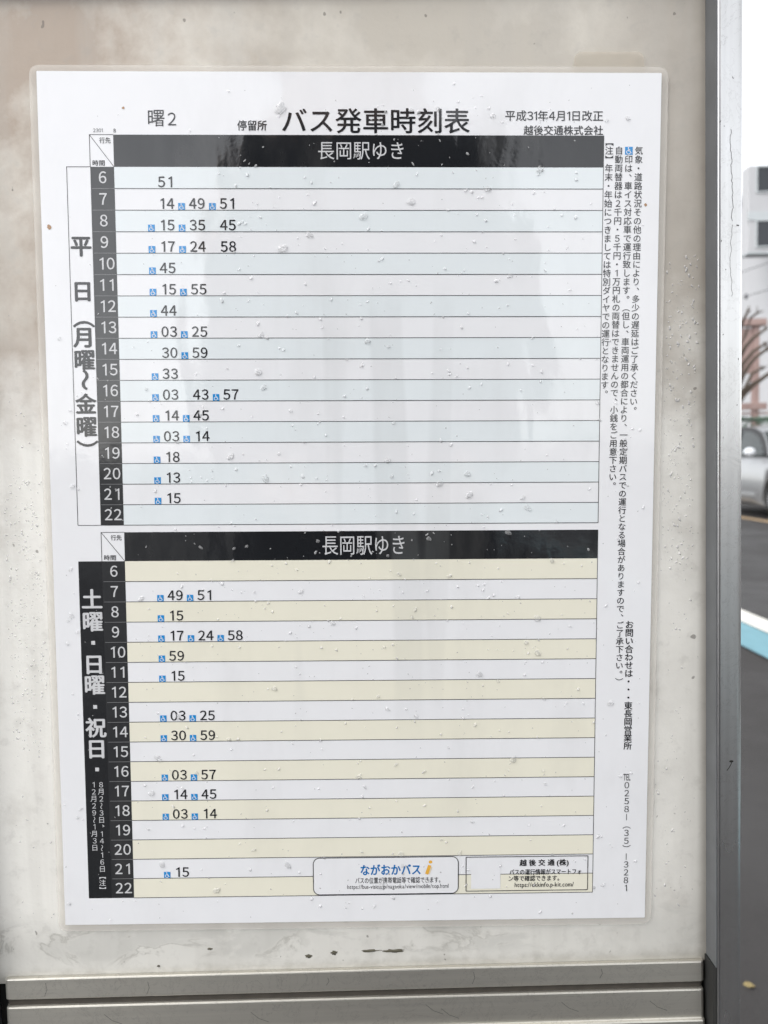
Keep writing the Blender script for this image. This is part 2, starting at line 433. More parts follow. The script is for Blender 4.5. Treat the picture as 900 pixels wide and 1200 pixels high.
# bottom rail: an extrusion with two stepped faces, a groove between, tilted a hair
def rail_bm(xa, xb, za, zb, prof):
    bm = bmesh.new(); rings = []
    for x, z0 in ((xa, za), (xa + .0012, None), (xb - .0012, None), (xb, zb)):
        z0 = za + (zb - za) * (x - xa) / (xb - xa)
        ins = .0006 if x in (xa, xb) else 0
        rings.append([bm.verts.new((x, y + ins, z0 + z)) for y, z in prof])
    n = len(prof)
    for a, b in zip(rings, rings[1:]):
        for k in range(n): bm.faces.new((a[k], a[(k + 1) % n], b[(k + 1) % n], b[k]))
    bm.faces.new(rings[0]); bm.faces.new(rings[-1])
    return bm
RAIL = [(.0013, 0), (-.0006, 0), (-.0010, -.0002), (-.0012, -.0007), (-.0014, -.0104), (-.0011, -.0108), (.0007, -.0110), (.0008, -.0146),
        (-.0008, -.0149), (-.0012, -.0151), (-.0014, -.0156), (-.0017, -.0299), (-.0019, -.0302), (-.0029, -.0304), (-.0032, -.0310), (-.0034, -.0455),
        (-.0024, -.0465), (.0013, -.0465)]
part('bottom_rail', rail_bm(-.1846, .1742, GZ - .2341, GZ - .2369, RAIL), M_ALU_H)
GRV = [(.0012, -.0112), (.0002, -.0112), (.0002, -.0146), (.0012, -.0146)]
part('groove_dirt', rail_bm(-.1843, .1739, GZ - .2341, GZ - .2369, GRV), simple('brown_groove_dirt', (.06, .052, .042), .9, scale=120, var=.4))
bm = profile_post(xr, [GZ - .32, GZ - .2345], [(-.0012, .012), (-.0012, -.0085), (-.0003, -.0100), (.0002, -.0100), (.0002, .012)])
part('gap_shade_strip', bm, M_GAP_SHADE)  # black strip standing in for the shaded notch at the rail end
bm = bmesh.new(); box(bm, (-.193, -.004, GZ + .2510), (.1742, .012, GZ + .275), 0, .001); part('top_rail', bm, M_ALU_H)
bm = bmesh.new(); box(bm, (-.30, -.20, 0), (.30, .26, .10), 0, .015); part('concrete_base', bm, M_CONC)
# crackle scratch and nick on the upright (real thin ridges of dark dirt)
def scribble(pts, w):
    bm = bmesh.new()
    for (xa, za), (xb, zb) in zip(pts, pts[1:]):
        a = Vector((xa, 0, za)); b = Vector((xb, 0, zb)); n = (b - a).normalized(); s = Vector((-n.z, 0, n.x)) * w / 2
        y = -.01056
        fs = [bm.verts.new((q.x, y, q.z)) for q in (a + s, b + s, b - s, a - s)]
        bm.faces.new(fs)
    return bm
pts = []; z = GZ + .176
while z > GZ + .098:
    pts.append((xr(z) + .0068 + rnd.uniform(-.00045, .00045) + .0004 * math.sin(z * 120), z)); z -= rnd.uniform(.0009, .0022)
part('scratch', scribble(pts[:30], .00022), M_SCRATCH)
part('scratch', scribble(pts[30:], .00014), M_SCRATCH)
def pt_post(px, py):    # marks measured on the front face of the upright
    return (.1765 + (px - 840) * .0004075 - (600 - py) * .0000045, GZ + (535 - py) * .0004075 + .0008)
part('scratch', scribble([pt_post(*q) for q in ((863.5, 213), (866.5, 213.5))], .0005), M_SCRATCH)
bm = scribble([pt_post(*q) for q in ((854.8, 851), (854.2, 853), (852, 857), (849, 861))], .0004)
for (xa, za), w in ((pt_post(854.5, 849.6), .0011),):
    vs = [bm.verts.new((xa + math.cos(k / 10 * 2 * math.pi) * .0011, -.01062, za + math.sin(k / 10 * 2 * math.pi) * .0006)) for k in range(10)]
    bm.faces.new(vs)
part('scratch', bm, M_SCRATCH)
for k in range(9):
    px = rnd.uniform(846, 866); py = rnd.uniform(20, 520)
    part('scratch', scribble([pt_post(px, py), pt_post(px + rnd.uniform(-1.5, 1.5), py + rnd.uniform(1, 3))], .00028), M_SCRATCH)

def rail_scratch(pts_, y, w):
    bm = scribble([(x, GZ + z - .0052 - x * .0014) for x, z in pts_], w)
    for q in bm.verts: q.co.y = y
    part('scratch', bm, M_SCUFF)
for x, z0, z1 in ((-.164, -.2315, -.2385), (-.112, -.2325, -.2392), (-.02, -.2335, -.2375), (.055, -.2330, -.2395), (.121, -.2335, -.2385)):
    rail_scratch([(x, z0), (x + .0006, (z0 + z1) / 2), (x - .0008, z1)], -.00146, .00020)
for x, z0 in ((-.135, -.249), (-.06, -.2505), (.03, -.2495), (.038, -.252), (.10, -.2505), (.146, -.2515)):
    rail_scratch([(x, z0), (x + .004, z0 - .0035), (x + .009, z0 - .0055)], -.00176, .0002)
# dark crusts of dirt on the panel just above the rail
M_CRUST = simple('dark_moss_crust', (.085, .078, .055), .9, scale=300, var=.4)
def blotch(name, cx, cz, w, h, seed):
    r2 = random.Random(seed); bm = bmesh.new(); n = 22
    ring = []
    for k in range(n):
        a = 2 * math.pi * k / n; q = 1 + r2.uniform(-.3, .3)
        ring.append(bm.verts.new((cx + math.cos(a) * w * q, .00148, cz + math.sin(a) * h * q)))
    c = bm.verts.new((cx, .0009, cz))
    for k in range(n): bm.faces.new((ring[k], ring[(k + 1) % n], c))
    return part(name, bm, M_CRUST)
for i, (px, py, w, h) in enumerate(((366, 1127, 4, 2.2), (397, 1124, 4, 2.6), (441, 1123, 11, 1.6), (470, 1124, 13, 2.2), (413, 1086, 3, 1.4), (541, 1085, 1.6, 1), (247, 1114, 3, 1.5), (184, 1133, 2, 1.4), (640, 23, 1.3, 1.2), (238, 12, 1.2, .9), (425, 28, 1, 1.8))):
    blotch('dirt_crust', .0098 + (px - 459) * .000425, GZ + .0262 - (py - 537) * .000432, w * .00043, h * .00043, i)

# ------------------------------------------------------------------ older yellowed sheet behind, and the timetable itself
TH = R(1.2)
base = Vector((-math.sin(TH) * H_ / 2000, 0, GZ - math.cos(TH) * H_ / 2000))
def lam_mat(name, tint, alpha):
    m, nt, p = new_mat(name)
    f = noise(nt, 40, 5, .6)
    c = mix(nt, f, tuple(x * .9 for x in tint), tuple(min(1, x * 1.08) for x in tint))
    nt.links.new(c, p.inputs['Base Color']); p.inputs['Roughness'].default_value = .22
    p.inputs['Alpha'].default_value = alpha
    return m
def rounded(u0, v0, u1, v1, r, n=6):
    out = []
    for cu, cv, a0 in ((u0 + r, v0 + r, 180), (u1 - r, v0 + r, 270), (u1 - r, v1 - r, 0), (u0 + r, v1 - r, 90)):
        for k in range(n + 1):
            a = R(a0 + 90 * k / n); out.append((cu + r * math.cos(a), cv + r * math.sin(a)))
    return out
old = empty('old_laminated_sheet', base, (0, TH, 0))
tag(old, 'yellowed older laminated sheet peeking out above the top right corner of the timetable', 'old notice')
def slab(pts_, d0, d1):
    bm = bmesh.new()
    a = [bm.verts.new(L(u, v, d0)) for u, v in pts_]; b = [bm.verts.new(L(u, v, d1)) for u, v in pts_]
    bm.faces.new(a); bm.faces.new(b[::-1])
    for k in range(len(pts_)): bm.faces.new((a[k], b[k], b[(k + 1) % len(pts_)], a[(k + 1) % len(pts_)]))
    return bm
from_bm('film', slab(rounded(255, -10.2, 289, 60, 4), -.9, -.6), lam_mat('yellowed_film', (.66, .59, .48), .22), old)

sheet = empty('timetable_sheet', base, (0, TH, 0))
tag(sheet, 'large laminated white bus timetable with black header bars, wet with raindrops', 'timetable')
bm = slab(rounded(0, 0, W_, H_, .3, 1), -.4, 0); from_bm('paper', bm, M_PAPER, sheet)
# clear laminate margin round the paper
bm = bmesh.new()
outer = rounded(-3.6, -2.9, 300.3, 423.4, 4.5); inner = rounded(0, 0, W_, H_, .3)
a = [bm.verts.new(L(u, v, -.15)) for u, v in outer]; b = [bm.verts.new(L(u, v, -.05)) for u, v in inner]
c = [bm.verts.new(L(u, v, -.40)) for u, v in outer]
for k in range(len(a)):
    k2 = (k + 1) % len(a); bm.faces.new((a[k], a[k2], b[k2], b[k])); bm.faces.new((c[k], c[k2], a[k2], a[k]))
from_bm('laminate_margin', bm, lam_mat('clear_laminate', (.74, .70, .64), .42), sheet)

# ---- headings
def text_part(name, fn, mats=M_TEXT, parent=sheet, label=None):
    bm = bmesh.new(); fn(bm); o = flat(name, bm, mats, parent)
    if label: o['label'] = label
    return o
def akebono(bm):
    fit_line(bm, '曙', 52.0, 17.7, 59.8, 25.3, 0); fit_line(bm, '2', 61.3, 18.9, 65.3, 24.8, 0)
text_part('stop_name', akebono)
text_part('caption', lambda bm: fit_line(bm, '停留所', 94.3, 22.4, 108.2, 27.1, .018))
text_part('title', lambda bm: fit_line(bm, 'バス発車時刻表', 115.7, 16.7, 205.0, 28.2, .014))
text_part('revision_date', lambda bm: fit_line(bm, '平成31年4月1日改正', 222.2, 17.5, 269.1, 22.4, .012))
text_part('company_name', lambda bm: fit_line(bm, '越後交通株式会社', 231.1, 24.5, 269.2, 28.9, .018))
def small_no(bm):
    fit_line(bm, '2301', 25.9, 26.3, 30.4, 28.0, .0); fit_line(bm, 'B', 35.6, 26.4, 36.7, 28.1, 0)
text_part('form_number', small_no)

M_RUST = print_mat('rust_speck', (.36, .20, .09))
for u, v, r in ((40.4, 16.8, .75), (3.6, 72.0, 1.3), (290.4, 61.5, .8)):
    bm = bmesh.new(); r4 = random.Random(int(u * 7))
    bm.faces.new([bm.verts.new(L(u + r * r4.uniform(.6, 1.1) * math.cos(t / 11 * 6.2832), v + r * r4.uniform(.6, 1.1) * math.sin(t / 11 * 6.2832), .1)) for t in range(11)])
    flat('rust_speck', bm, M_RUST, sheet)
# ---- wheelchair symbol
def symbol(bm, u, v, s, d):
    """white wheelchair user on a blue square, s mm wide, centred on (u, v)"""
    quad(bm, u - s / 2, v - s / 2, u + s / 2, v + s / 2, d, 0)
    k = s / 10; dd = d + .02
    hd = [bm.verts.new(L(u - .6 * k + math.cos(t / 10 * 2 * math.pi) * .85 * k, v - 3.5 * k + math.sin(t / 10 * 2 * math.pi) * .85 * k, dd)) for t in range(10)]
    bm.faces.new(hd).material_index = 1
    st = lambda a, b, w=.95: stroke(bm, (u + a[0] * k, v + a[1] * k), (u + b[0] * k, v + b[1] * k), w * k, dd, 1)
    st((-.6, -2.4), (-.4, .6)); st((-.5, -1.2), (1.6, -1.2), .8); st((-.4, .4), (1.9, .4)); st((1.7, .2), (2.7, 3.0)); st((2.5, 3.0), (3.6, 2.6), .8)
    prev = None
    for t in range(11):
        a = R(-130 - t * 22); q = (-.4 + 2.5 * math.cos(a), 1.6 + 2.5 * math.sin(a))
        q = (-.4 + 2.5 * math.cos(R(240 - t * 21)), 1.7 - 2.5 * math.sin(R(240 - t * 21) + math.pi))
        if prev: st(prev, q, .85)
        prev = q

# ---- the two tables
U0, U1, U2 = 24.0, 35.3, 269.7
NUM_U = (59.7, 74.35, 89.0); ICO_U = (52.35, 67.0, 81.75)
T1 = {7: (('14', 0), ('49', 1), ('51', 1)), 6: (('51', 0),), 8: (('15', 1), ('35', 1), ('45', 0)), 9: (('17', 1), ('24', 1), ('58', 0)), 10: (('45', 1),),
      11: (('15', 1), ('55', 1)), 12: (('44', 1),), 13: (('03', 1), ('25', 1)), 14: (('30', 0), ('59', 1)), 15: (('33', 1),), 16: (('03', 1), ('43', 0), ('57', 1)),
      17: (('14', 1), ('45', 1)), 18: (('03', 1), ('14', 1)), 19: (('18', 1),), 20: (('13', 1),), 21: (('15', 1),)}
T2 = {7: (('49', 1), ('51', 1)), 8: (('15', 1),), 9: (('17', 1), ('24', 1), ('58', 1)), 10: (('59', 1),), 11: (('15', 1),), 13: (('03', 1), ('25', 1)),
      14: (('30', 1), ('59', 1)), 16: (('03', 1), ('57', 1)), 17: (('14', 1), ('45', 1)), 18: (('03', 1), ('14', 1)), 21: (('15', 1),)}
def table(name, v_head, v_top, v_bot, tint, data, uL, col_fn, dest_box, label):
    bm = bmesh.new()
    pitch = (v_bot - v_top) / 17
    for r in range(1, 18): hline(bm, U1, U2, v_top + r * pitch, .31, .10, 0)
    vline(bm, U2, v_head, v_bot, .28, .10, 0)
    root = flat(name, bm, M_LINE, sheet); root['label'] = label
    bm = bmesh.new(); quad(bm, U1, v_head, U2, v_top, .06, 0)
    fit_line(bm, '長岡駅ゆき', *dest_box, bold=0, d=.12, mi=1)
    flat('header_bar', bm, [M_BLACK, M_GREY], root)
    bm = bmesh.new()
    for a, b in (((U0, v_head), (U0, v_top)), ((U0, v_head), (U1, v_head)), ((U0, v_head), (U1, v_top))): stroke(bm, a, b, .26, .10, 0)
    fit_line(bm, '行先', U0 + 4.7, v_head + 1.3, U0 + 10.0, v_head + 4.0, .012, mi=0)
    fit_line(bm, '時間', U0 + 1.2, v_top - 3.1, U0 + 6.9, v_top - .5, .012, mi=0)
    flat('corner_cell', bm, [M_TEXT], root)
    for r in range(17):
        va, vb = v_top + r * pitch, v_top + (r + 1) * pitch
        if r % 2 == 0:
            bm = bmesh.new(); quad(bm, U1, va, U2, vb, .03); flat('row_band', bm, tint, root)
        bm = bmesh.new(); quad(bm, U0, va, U1, vb, .06, 0)
        if r: hline(bm, U0 + .5, U1, va, .22, .09, 2)
        digits(bm, str(6 + r), (U0 + U1) / 2 + (.55 if r > 3 else .1), (va + vb) / 2 - .15, em=9.0, h=5.5, bold=.012, mi=1, d=.13)
        flat('hour_cell', bm, [M_DARK, M_GREY, M_HLINE], root)
        for i, (s, ic) in enumerate(data.get(6 + r, ())):
            bm = bmesh.new(); digits(bm, s, NUM_U[i], va + pitch * .69, em=8.1, h=4.95); flat('departure_time', bm, M_TEXT, root)
            if ic:
                bm = bmesh.new(); symbol(bm, ICO_U[i], vb - 1.75, 3.2, .12); flat('wheelchair_symbol', bm, [M_SIGN, M_PAPER], root)
    col_fn(root)
def weekday_col(root):
    bm = bmesh.new()
    for a, b in (((12.8, 44.0), (12.8, 215.5)), ((12.8, 44.0), (U0, 44.0)), ((12.8, 215.5), (U1, 215.5))): stroke(bm, a, b, .26, .10)
    for ch, v in zip('平日（月曜〜金曜）', (81.2, 102.5, 114.6, 124.4, 135.2, 144.6, 156.4, 167.4, 178.8)):
        column(bm, ch, (18.5, v), (18.5, v), 9.6, .034, d=.12)
    flat('day_column', bm, M_TEXT, root)
def holiday_col(root):
    bm = bmesh.new(); quad(bm, 12.4, 233.35, U0, 406.0, .05, 0)
    for ch, v in zip('土曜 日曜 祝日 ', (252.4, 263.6, 274.1, 285.2, 295.6, 306.6, 317.4, 328.3, 338.7)):
        if ch == ' ': quad(bm, 17.6, v - .95, 19.5, v + .95, .12, 1)
        else: column(bm, ch, (18.6, v), (18.6, v), 9.8, .03, d=.12, mi=1)
    n = '8月2〜3日、14〜16日【注】'
    column(bm, n, (20.3, 346.6), (19.5, 401.6), 3.3, .0, d=.12, mi=1)
    n = '12月29〜1月3日'
    column(bm, n, (16.6, 346.6), (16.2, 379.4), 3.3, .0, d=.12, mi=1)
    flat('day_column', bm, [M_BLACK, M_GREY], root)
table('weekday_table', 29.1, 44.0, 215.5, M_BLUISH, T1, 12.8, weekday_col, (132.6, 32.4, 173.4, 40.5), 'table of weekday departures with pale blue row bands')
table('holiday_table', 219.0, 233.35, 406.0, M_CREAM, T2, 12.4, holiday_col, (132.9, 221.6, 173.5, 230.9), 'table of weekend departures with cream row bands')

# ---- the notes down the right margin
def note(text, u_a, v_a, u_b, v_b, size, bold=.010, k0=0):
    def fn(bm): column(bm, text, (u_a, v_a), (u_b, v_b), size, bold)
    text_part('margin_note', fn)
A = '【注】年末・年始につきましては特別ダイヤでの運行となります。'
B_ = '自動両替器は２千円・５千円・１万円札の両替はできませんので、小銭をご用意下さい。'
C_ = 'i印は、車イス対応車で運行致します。（但し、車両運用の都合により、一般定期バスでの運行となる場合がありますので、ご了承下さい。）'
D_ = '気象・道路状況その他の理由により、多少の遅延はご了承ください。'
def span(text, v0, k_ref, v_ref, start):      # pitch from two measured characters
    p = (v_ref - v0) / k_ref
    return v0 + start * p, v0 + (start + len(text) - 1) * p
va, vb = span(A, 36.15, A.index('す。') - 1, 147.8, -1); note(A, 272.35, va, 271.9, vb, 3.75)
va, vb = span(B_, 36.15, B_.index('い。'), 192.9, 0); note(B_, 277.1, va, 276.6, vb, 3.75)
va, vb = span(C_, 36.15, C_.index('い。）'), 287.8, 0); note(C_, 281.85, va, 281.5, vb, 3.75)
va, vb = span(D_, 36.15, D_.index('い。'), 155.9, 0); note(D_, 286.7, va, 286.3, vb, 3.75)
bm = bmesh.new(); symbol(bm, 281.85, 36.15, 3.7, .12); flat('wheelchair_symbol', bm, [M_SIGN, M_PAPER], sheet)
note('お問い合わせは・・・東長岡営業所', 286.25, 267.0, 286.5, 329.2, 4.0, .02)
note('℡0258—（35）—3281', 286.4, 345.5, 286.9, 404.0, 4.0, .002)

# ---- the two boxes at the foot (their square codes are left blank)
def frame_outline(bm, pts_, w, d, mi):
    for a, b in zip(pts_, pts_[1:] + pts_[:1]): stroke(bm, a, b, w, d, mi)
bm = bmesh.new(); rp = rounded(126.6, 386.2, 200.6, 405.6, 3.2)
bm.faces.new([bm.verts.new(L(u, v, .14)) for u, v in rp]).material_index = 0
frame_outline(bm, rp, .42, .17, 1)
fit_line(bm, 'ながおかバス', 150.8, 389.9, 181.2, 395.4, .035, .18, 2)
# slanting i of the logo
for (a, b, w, mi) in (((184.4, 395.3), (186.0, 390.6), 1.7, 3), ((185.6, 395.3), (187.0, 391.6), .8, 4)): stroke(bm, a, b, w, .19 + .01 * (mi == 3), mi)
bm.faces.new([bm.verts.new(L(186.4 + .95 * math.cos(t / 12 * 6.2832), 388.9 + .85 * math.sin(t / 12 * 6.2832), .2)) for t in range(12)]).material_index = 3
fit_line(bm, 'バスの位置が携帯電話等で確認できます。', 148.0, 396.7, 191.4, 399.9, .016, .18, 1)
fit_line(bm, 'https://bus-vision.jp/nagaoka/view/mobile/top.html', 143.9, 400.5, 195.6, 403.4, .008, .18, 1)
o = flat('information_box', bm, [M_PAPER, M_TEXT, M_LOGO, M_ORANGE, M_BEIGE], sheet); o['label'] = 'white rounded box with a blue and orange heading'
bm = bmesh.new()
quad(bm, 207.2, 388.4, 222.2, 403.4, .14, 0)
frame_outline(bm, [(204.6, 386.6), (267.1, 386.6), (267.1, 404.6), (204.6, 404.6)], .36, .17, 1)
fit_line(bm, '越 後 交 通 (株)', 232.1, 388.2, 257.1, 392.1, .03, .18, 1)
fit_line(bm, 'バスの運行情報がスマートフォ', 226.9, 393.3, 263.7, 396.3, .016, .18, 1)
fit_line(bm, 'ン等で確認できます。', 226.5, 396.7, 252.4, 399.6, .016, .18, 1)
fit_line(bm, 'https://ekkinfo.p-kit.com/', 229.6, 400.4, 259.9, 403.5, .008, .18, 1)
o = flat('information_box', bm, [M_PAPER, M_TEXT], sheet); o['label'] = 'square cornered box with plain black writing'
bpy.data.objects.remove(_fo)

# ------------------------------------------------------------------ water
def water_mat(name, white, see_through):
    # clear water; a white diffuse share paints in its bright highlights
    m = bpy.data.materials.new(name); m.use_nodes = True; nt = m.node_tree
    nt.nodes.clear(); out = N(nt, 'ShaderNodeOutputMaterial')
    df = N(nt, 'ShaderNodeBsdfDiffuse'); df.inputs['Color'].default_value = (1, 1, 1, 1)
    m1 = N(nt, 'ShaderNodeMixShader'); m1.inputs[0].default_value = white
    if see_through:
        tr = N(nt, 'ShaderNodeBsdfTransparent'); gl = N(nt, 'ShaderNodeBsdfGlossy'); gl.inputs['Roughness'].default_value = .08
        fr = N(nt, 'ShaderNodeFresnel'); fr.inputs['IOR'].default_value = 1.30
        m0 = N(nt, 'ShaderNodeMixShader'); nt.links.new(fr.outputs[0], m0.inputs[0])
        nt.links.new(tr.outputs[0], m0.inputs[1]); nt.links.new(gl.outputs[0], m0.inputs[2]); base_ = m0.outputs[0]
    else:
        gl = N(nt, 'ShaderNodeBsdfGlass'); gl.inputs['Roughness'].default_value = 0.0; gl.inputs['IOR'].default_value = 1.33
        base_ = gl.outputs[0]
    nt.links.new(base_, m1.inputs[1]); nt.links.new(df.outputs[0], m1.inputs[2]); nt.links.new(m1.outputs[0], out.inputs[0])
    return m
M_WATER = water_mat('rain_water', .16, False)
M_SPRAY = water_mat('fine_rain_water', .30, True)
def drop_into(bm, u, v, r, el, hgt, rs, nr=3, ns=9, flatness=.25):
    """low dome, heavier at its lower end, lying on the sheet at (u, v) mm"""
    ph = rs.uniform(0, 6.28); wob = [1 + rs.uniform(-.07, .07) for _ in range(ns)]
    a1, a2 = rs.uniform(0, 6.28), rs.uniform(0, 6.28); q1, q2 = rs.uniform(0, .22), rs.uniform(0, .14)
    wob = [w + q1 * math.sin(2 * 6.28 * k / ns + a1) + q2 * math.sin(3 * 6.28 * k / ns + a2) for k, w in enumerate(wob)]
    tilt = rs.uniform(-.6, .6)
    rings = []
    for i in range(nr):
        t = i / nr; q = math.cos(t * math.pi / 2 * .96); hh = math.sin(t * math.pi / 2) * hgt
        ring = []
        for k in range(ns):
            a = ph + 2 * math.pi * k / ns
            x = math.cos(a) * r * q * wob[k]; y = math.sin(a) * r * q * wob[k] * el
            x *= 1 + flatness * y / (r * el)
            x += tilt * y; y += (1 - q) * r * .25
            ring.append(bm.verts.new(L(u + x, v + y, .205 + hh)))
        rings.append(ring)
    top = bm.verts.new(L(u, v + r * .25, .205 + hgt)); fs = []
    for a, b in zip(rings, rings[1:]):
        for k in range(ns): fs.append(bm.faces.new((a[k], a[(k + 1) % ns], b[(k + 1) % ns], b[k])))
    for k in range(ns): fs.append(bm.faces.new((rings[-1][k], rings[-1][(k + 1) % ns], top)))
    for f in fs:
        f.normal_update()
        if f.normal.y > 0: f.normal_flip()
# larger drops, one object each (sheet millimetres, radius mm, elongation)
big = []
spots = [(115, 16.6, 2.6, 1.0), (177, 17.5, 1.1, 1), (190, 17, 1.2, 1), (216, 20, 1.3, .8), (281, 21, 1.3, .7), (271, 22, .9, .8),
         (170, 52, 1.4, 1.2), (177, 60, 1.7, 1.1), (154, 67, 1.8, 1.0), (128, 75.5, 1.6, 1.1), (115, 82, 2.2, .8), (239, 45, 1.6, 1.0), (214, 54, 1.8, .7), (225, 95, 1.1, 1.1)]
for s_ in spots: big.append(s_)
for _ in range(110):
    v = rnd.uniform(118, 415); u = rnd.uniform(38, 291) if rnd.random() < .93 else rnd.uniform(2, 11)
    big.append((u, v, rnd.choice((.7, .8, .9, 1.0, 1.2, 1.5)), rnd.uniform(.75, 1.35)))
for (u, v, r, el) in big:
    bm = bmesh.new(); drop_into(bm, 0 + W_ / 2, H_, r, el, r * rnd.uniform(.22, .34), rnd, 6, 20)
    for q in bm.verts: q.co.y += .0
    o = from_bm('raindrop', bm, M_WATER, None, True, False)
    lx, _, lz = L(u, v, 0)
    o.location = base + Vector((math.cos(TH) * lx + math.sin(TH) * lz, 0, -math.sin(TH) * lx + math.cos(TH) * lz)); o.rotation_euler = (0, TH, 0)
    tag(o, 'clear raindrop clinging to the laminated timetable, one of the larger ones', 'raindrop', 'larger raindrops on the timetable')
bm = bmesh.new()
def spray(n, u0, v0, u1, v1, r0, r1, e0=.7, e1=1.5, d=0):
    for _ in range(n):
        r = r0 + (r1 - r0) * rnd.random() ** 2.2
        k = len(bm.verts)
        drop_into(bm, rnd.uniform(u0, u1), rnd.uniform(v0, v1), r, rnd.uniform(e0, e1), r * rnd.uniform(.22, .34), rnd, 3, 9)
        if d:
            bm.verts.ensure_lookup_table()
            for q in bm.verts[k:]: q.co.y += d
spray(620, 38, 110, 293, 418, .18, .75)
spray(50, 1, 110, 38, 418, .18, .6)
spray(190, 85, 8, 260, 110, .2, .8)
spray(60, 4, 4, 293, 110, .15, .5)
spray(130, 40, 190, 270, 320, .15, .5)
spray(330, -24, 190, -5, 330, .15, .55, .7, 1.6, .0016)
spray(60, -24, 100, -5, 420, .15, .6, .7, 1.6, .0016)
spray(300, 302, 85, 318, 240, .15, .6, .8, 2.2, .0016)
spray(60, 301, 240, 322, 415, .15, .6, .8, 2.0, .0016)
o = from_bm('rain_spray', bm, M_SPRAY, None, True, False)
o.location = base; o.rotation_euler = (0, TH, 0)
tag(o, 'fine spray of tiny water beads over the timetable and the panel beside it', 'rain spray', kind='stuff')

# ------------------------------------------------------------------ across the road
M_GLASSY = simple('dark_window_glass', (.02, .024, .03), .08)
M_WHITEWALL = simple('white_render', (.50, .50, .51), .8, scale=2, var=.05)
M_GREYTRIM = simple('grey_trim', (.50, .53, .54), .6)
bld = empty('apartment_building', (20, 36, 0)); tag(bld, 'white apartment building with dark windows and an overhanging storey, high behind the road', 'building')
def bpart(name, mats, *boxes, parent=None, bev=0):
    bm = bmesh.new()
    for a, b in boxes: box(bm, a, b, 0, bev)
    o = from_bm(name, bm, mats); par = parent or bld; o.parent = par
    o.matrix_parent_inverse = par.matrix_world.inverted() if parent else Matrix.Translation(-bld.location)
    return o
bpart('wall', M_WHITEWALL, ((16.3, 30.6, 0), (27, 42, 11.75)))
bpart('overhanging_storey', M_WHITEWALL, ((14.86, 30.0, 8.78), (25.5, 30.58, 12.05)), bev=.02)
bpart('trim_band', M_GREYTRIM, ((14.82, 29.97, 9.98), (25.54, 29.995, 10.30)))
bpart('soffit', M_GREYTRIM, ((14.84, 29.98, 8.70), (25.52, 30.6, 8.775)))
bpart('roof', M_GREYTRIM, ((16.1, 30.585, 11.752), (27.2, 42.2, 11.98)))
for k in range(4):
    for z0, z1 in ((11.06, 11.98), (8.98, 9.94)):
        x = 15.19 + k * 2.5
        wo = bpart('window', M_GLASSY, ((x, 29.985, z0), (x + 2.1, 29.997, z1)))
        fb = bmesh.new()
        for a, b in (((x - .05, z0 - .05), (x + 2.15, z0)), ((x - .05, z1), (x + 2.15, z1 + .05)), ((x - .05, z0), (x, z1)), ((x + 2.1, z0), (x + 2.15, z1)), ((x + 1.02, z0), (x + 1.08, z1))):
            box(fb, (a[0], 29.955, a[1]), (b[0], 29.983 if b[0] - a[0] < .07 and a[0] > x else 29.998, b[1]))
        fr_ = from_bm('frame', fb, M_GREYTRIM); fr_.parent = wo
    for z0 in (1.0, 4.2):
        bpart('window', M_GLASSY, ((17 + k * 2.4, 30.57, z0), (18.6 + k * 2.4, 30.597, z0 + 1.3)))

M_WOOD = simple('reddish_brown_timber', (.36, .255, .23), .75, scale=5, var=.25)
tf = empty('timber_frame', (10.1, 20, 0)); tag(tf, 'reddish brown timber signboard frame with a top beam, rising behind the green hedge', 'timber frame')
def tpart(name, a, b):
    bm = bmesh.new(); box(bm, a, b, 0, .012); o = from_bm(name, bm, M_WOOD); o.parent = tf; o.matrix_parent_inverse = Matrix.Translation(-tf.location)
tpart('post', (10.10, 19.93, 0), (10.265, 20.07, 4.33)); tpart('post', (8.60, 19.93, 0), (8.765, 20.07, 4.33))
tpart('top_beam', (8.4, 19.85, 4.332), (10.42, 20.15, 4.51)); tpart('lower_beam', (8.4, 19.86, 2.14), (10.44, 19.928, 2.32))
tpart('board', (8.767, 19.96, 3.09), (10.098, 20.02, 4.28)); tpart('rail', (8.4, 20.075, 2.03), (13.5, 20.13, 2.085))

M_LEAF = simple('hedge_leaf', (.075, .125, .085), .6, scale=4, var=.5)
hd = empty('hedge', (11.5, 19, 0)); tag(hd, 'low clipped green hedge across the road behind the silver car', 'hedge')
r3 = random.Random(3); bm = bmesh.new()
for _ in range(9000):
    f_ = r3.random()
    p = Vector((r3.uniform(8.9, 14), 19 + r3.uniform(-.33, .33), r3.uniform(.05, 1.88)))
    if f_ < .5: p.y = 19 - .33 + r3.gauss(0, .03)
    elif f_ < .75: p.z = 1.86 + r3.gauss(0, .025)
    a = Vector((r3.gauss(0, 1), r3.gauss(0, 1), r3.gauss(0, 1))).normalized(); b = a.orthogonal().normalized()
    s1 = r3.uniform(.02, .04)
    bm.faces.new([bm.verts.new(p + q) for q in (a * s1 * 1.5, b * s1 * .7, -a * s1 * 1.5, -b * s1 * .7)])
o = from_bm('foliage', bm, M_LEAF, hd, recalc=False); o.matrix_parent_inverse = Matrix.Translation(-hd.location)
bm = bmesh.new()
for k in range(12): tube(bm, [(9.2 + k * .42, 19, 0), (9.2 + k * .42, 19.05, 1.0), (9.25 + k * .42, 18.97, 1.6)], [.03, .022, .01], 6)
o = from_bm('stem', bm, M_WOOD, hd); o.matrix_parent_inverse = Matrix.Translation(-hd.location)

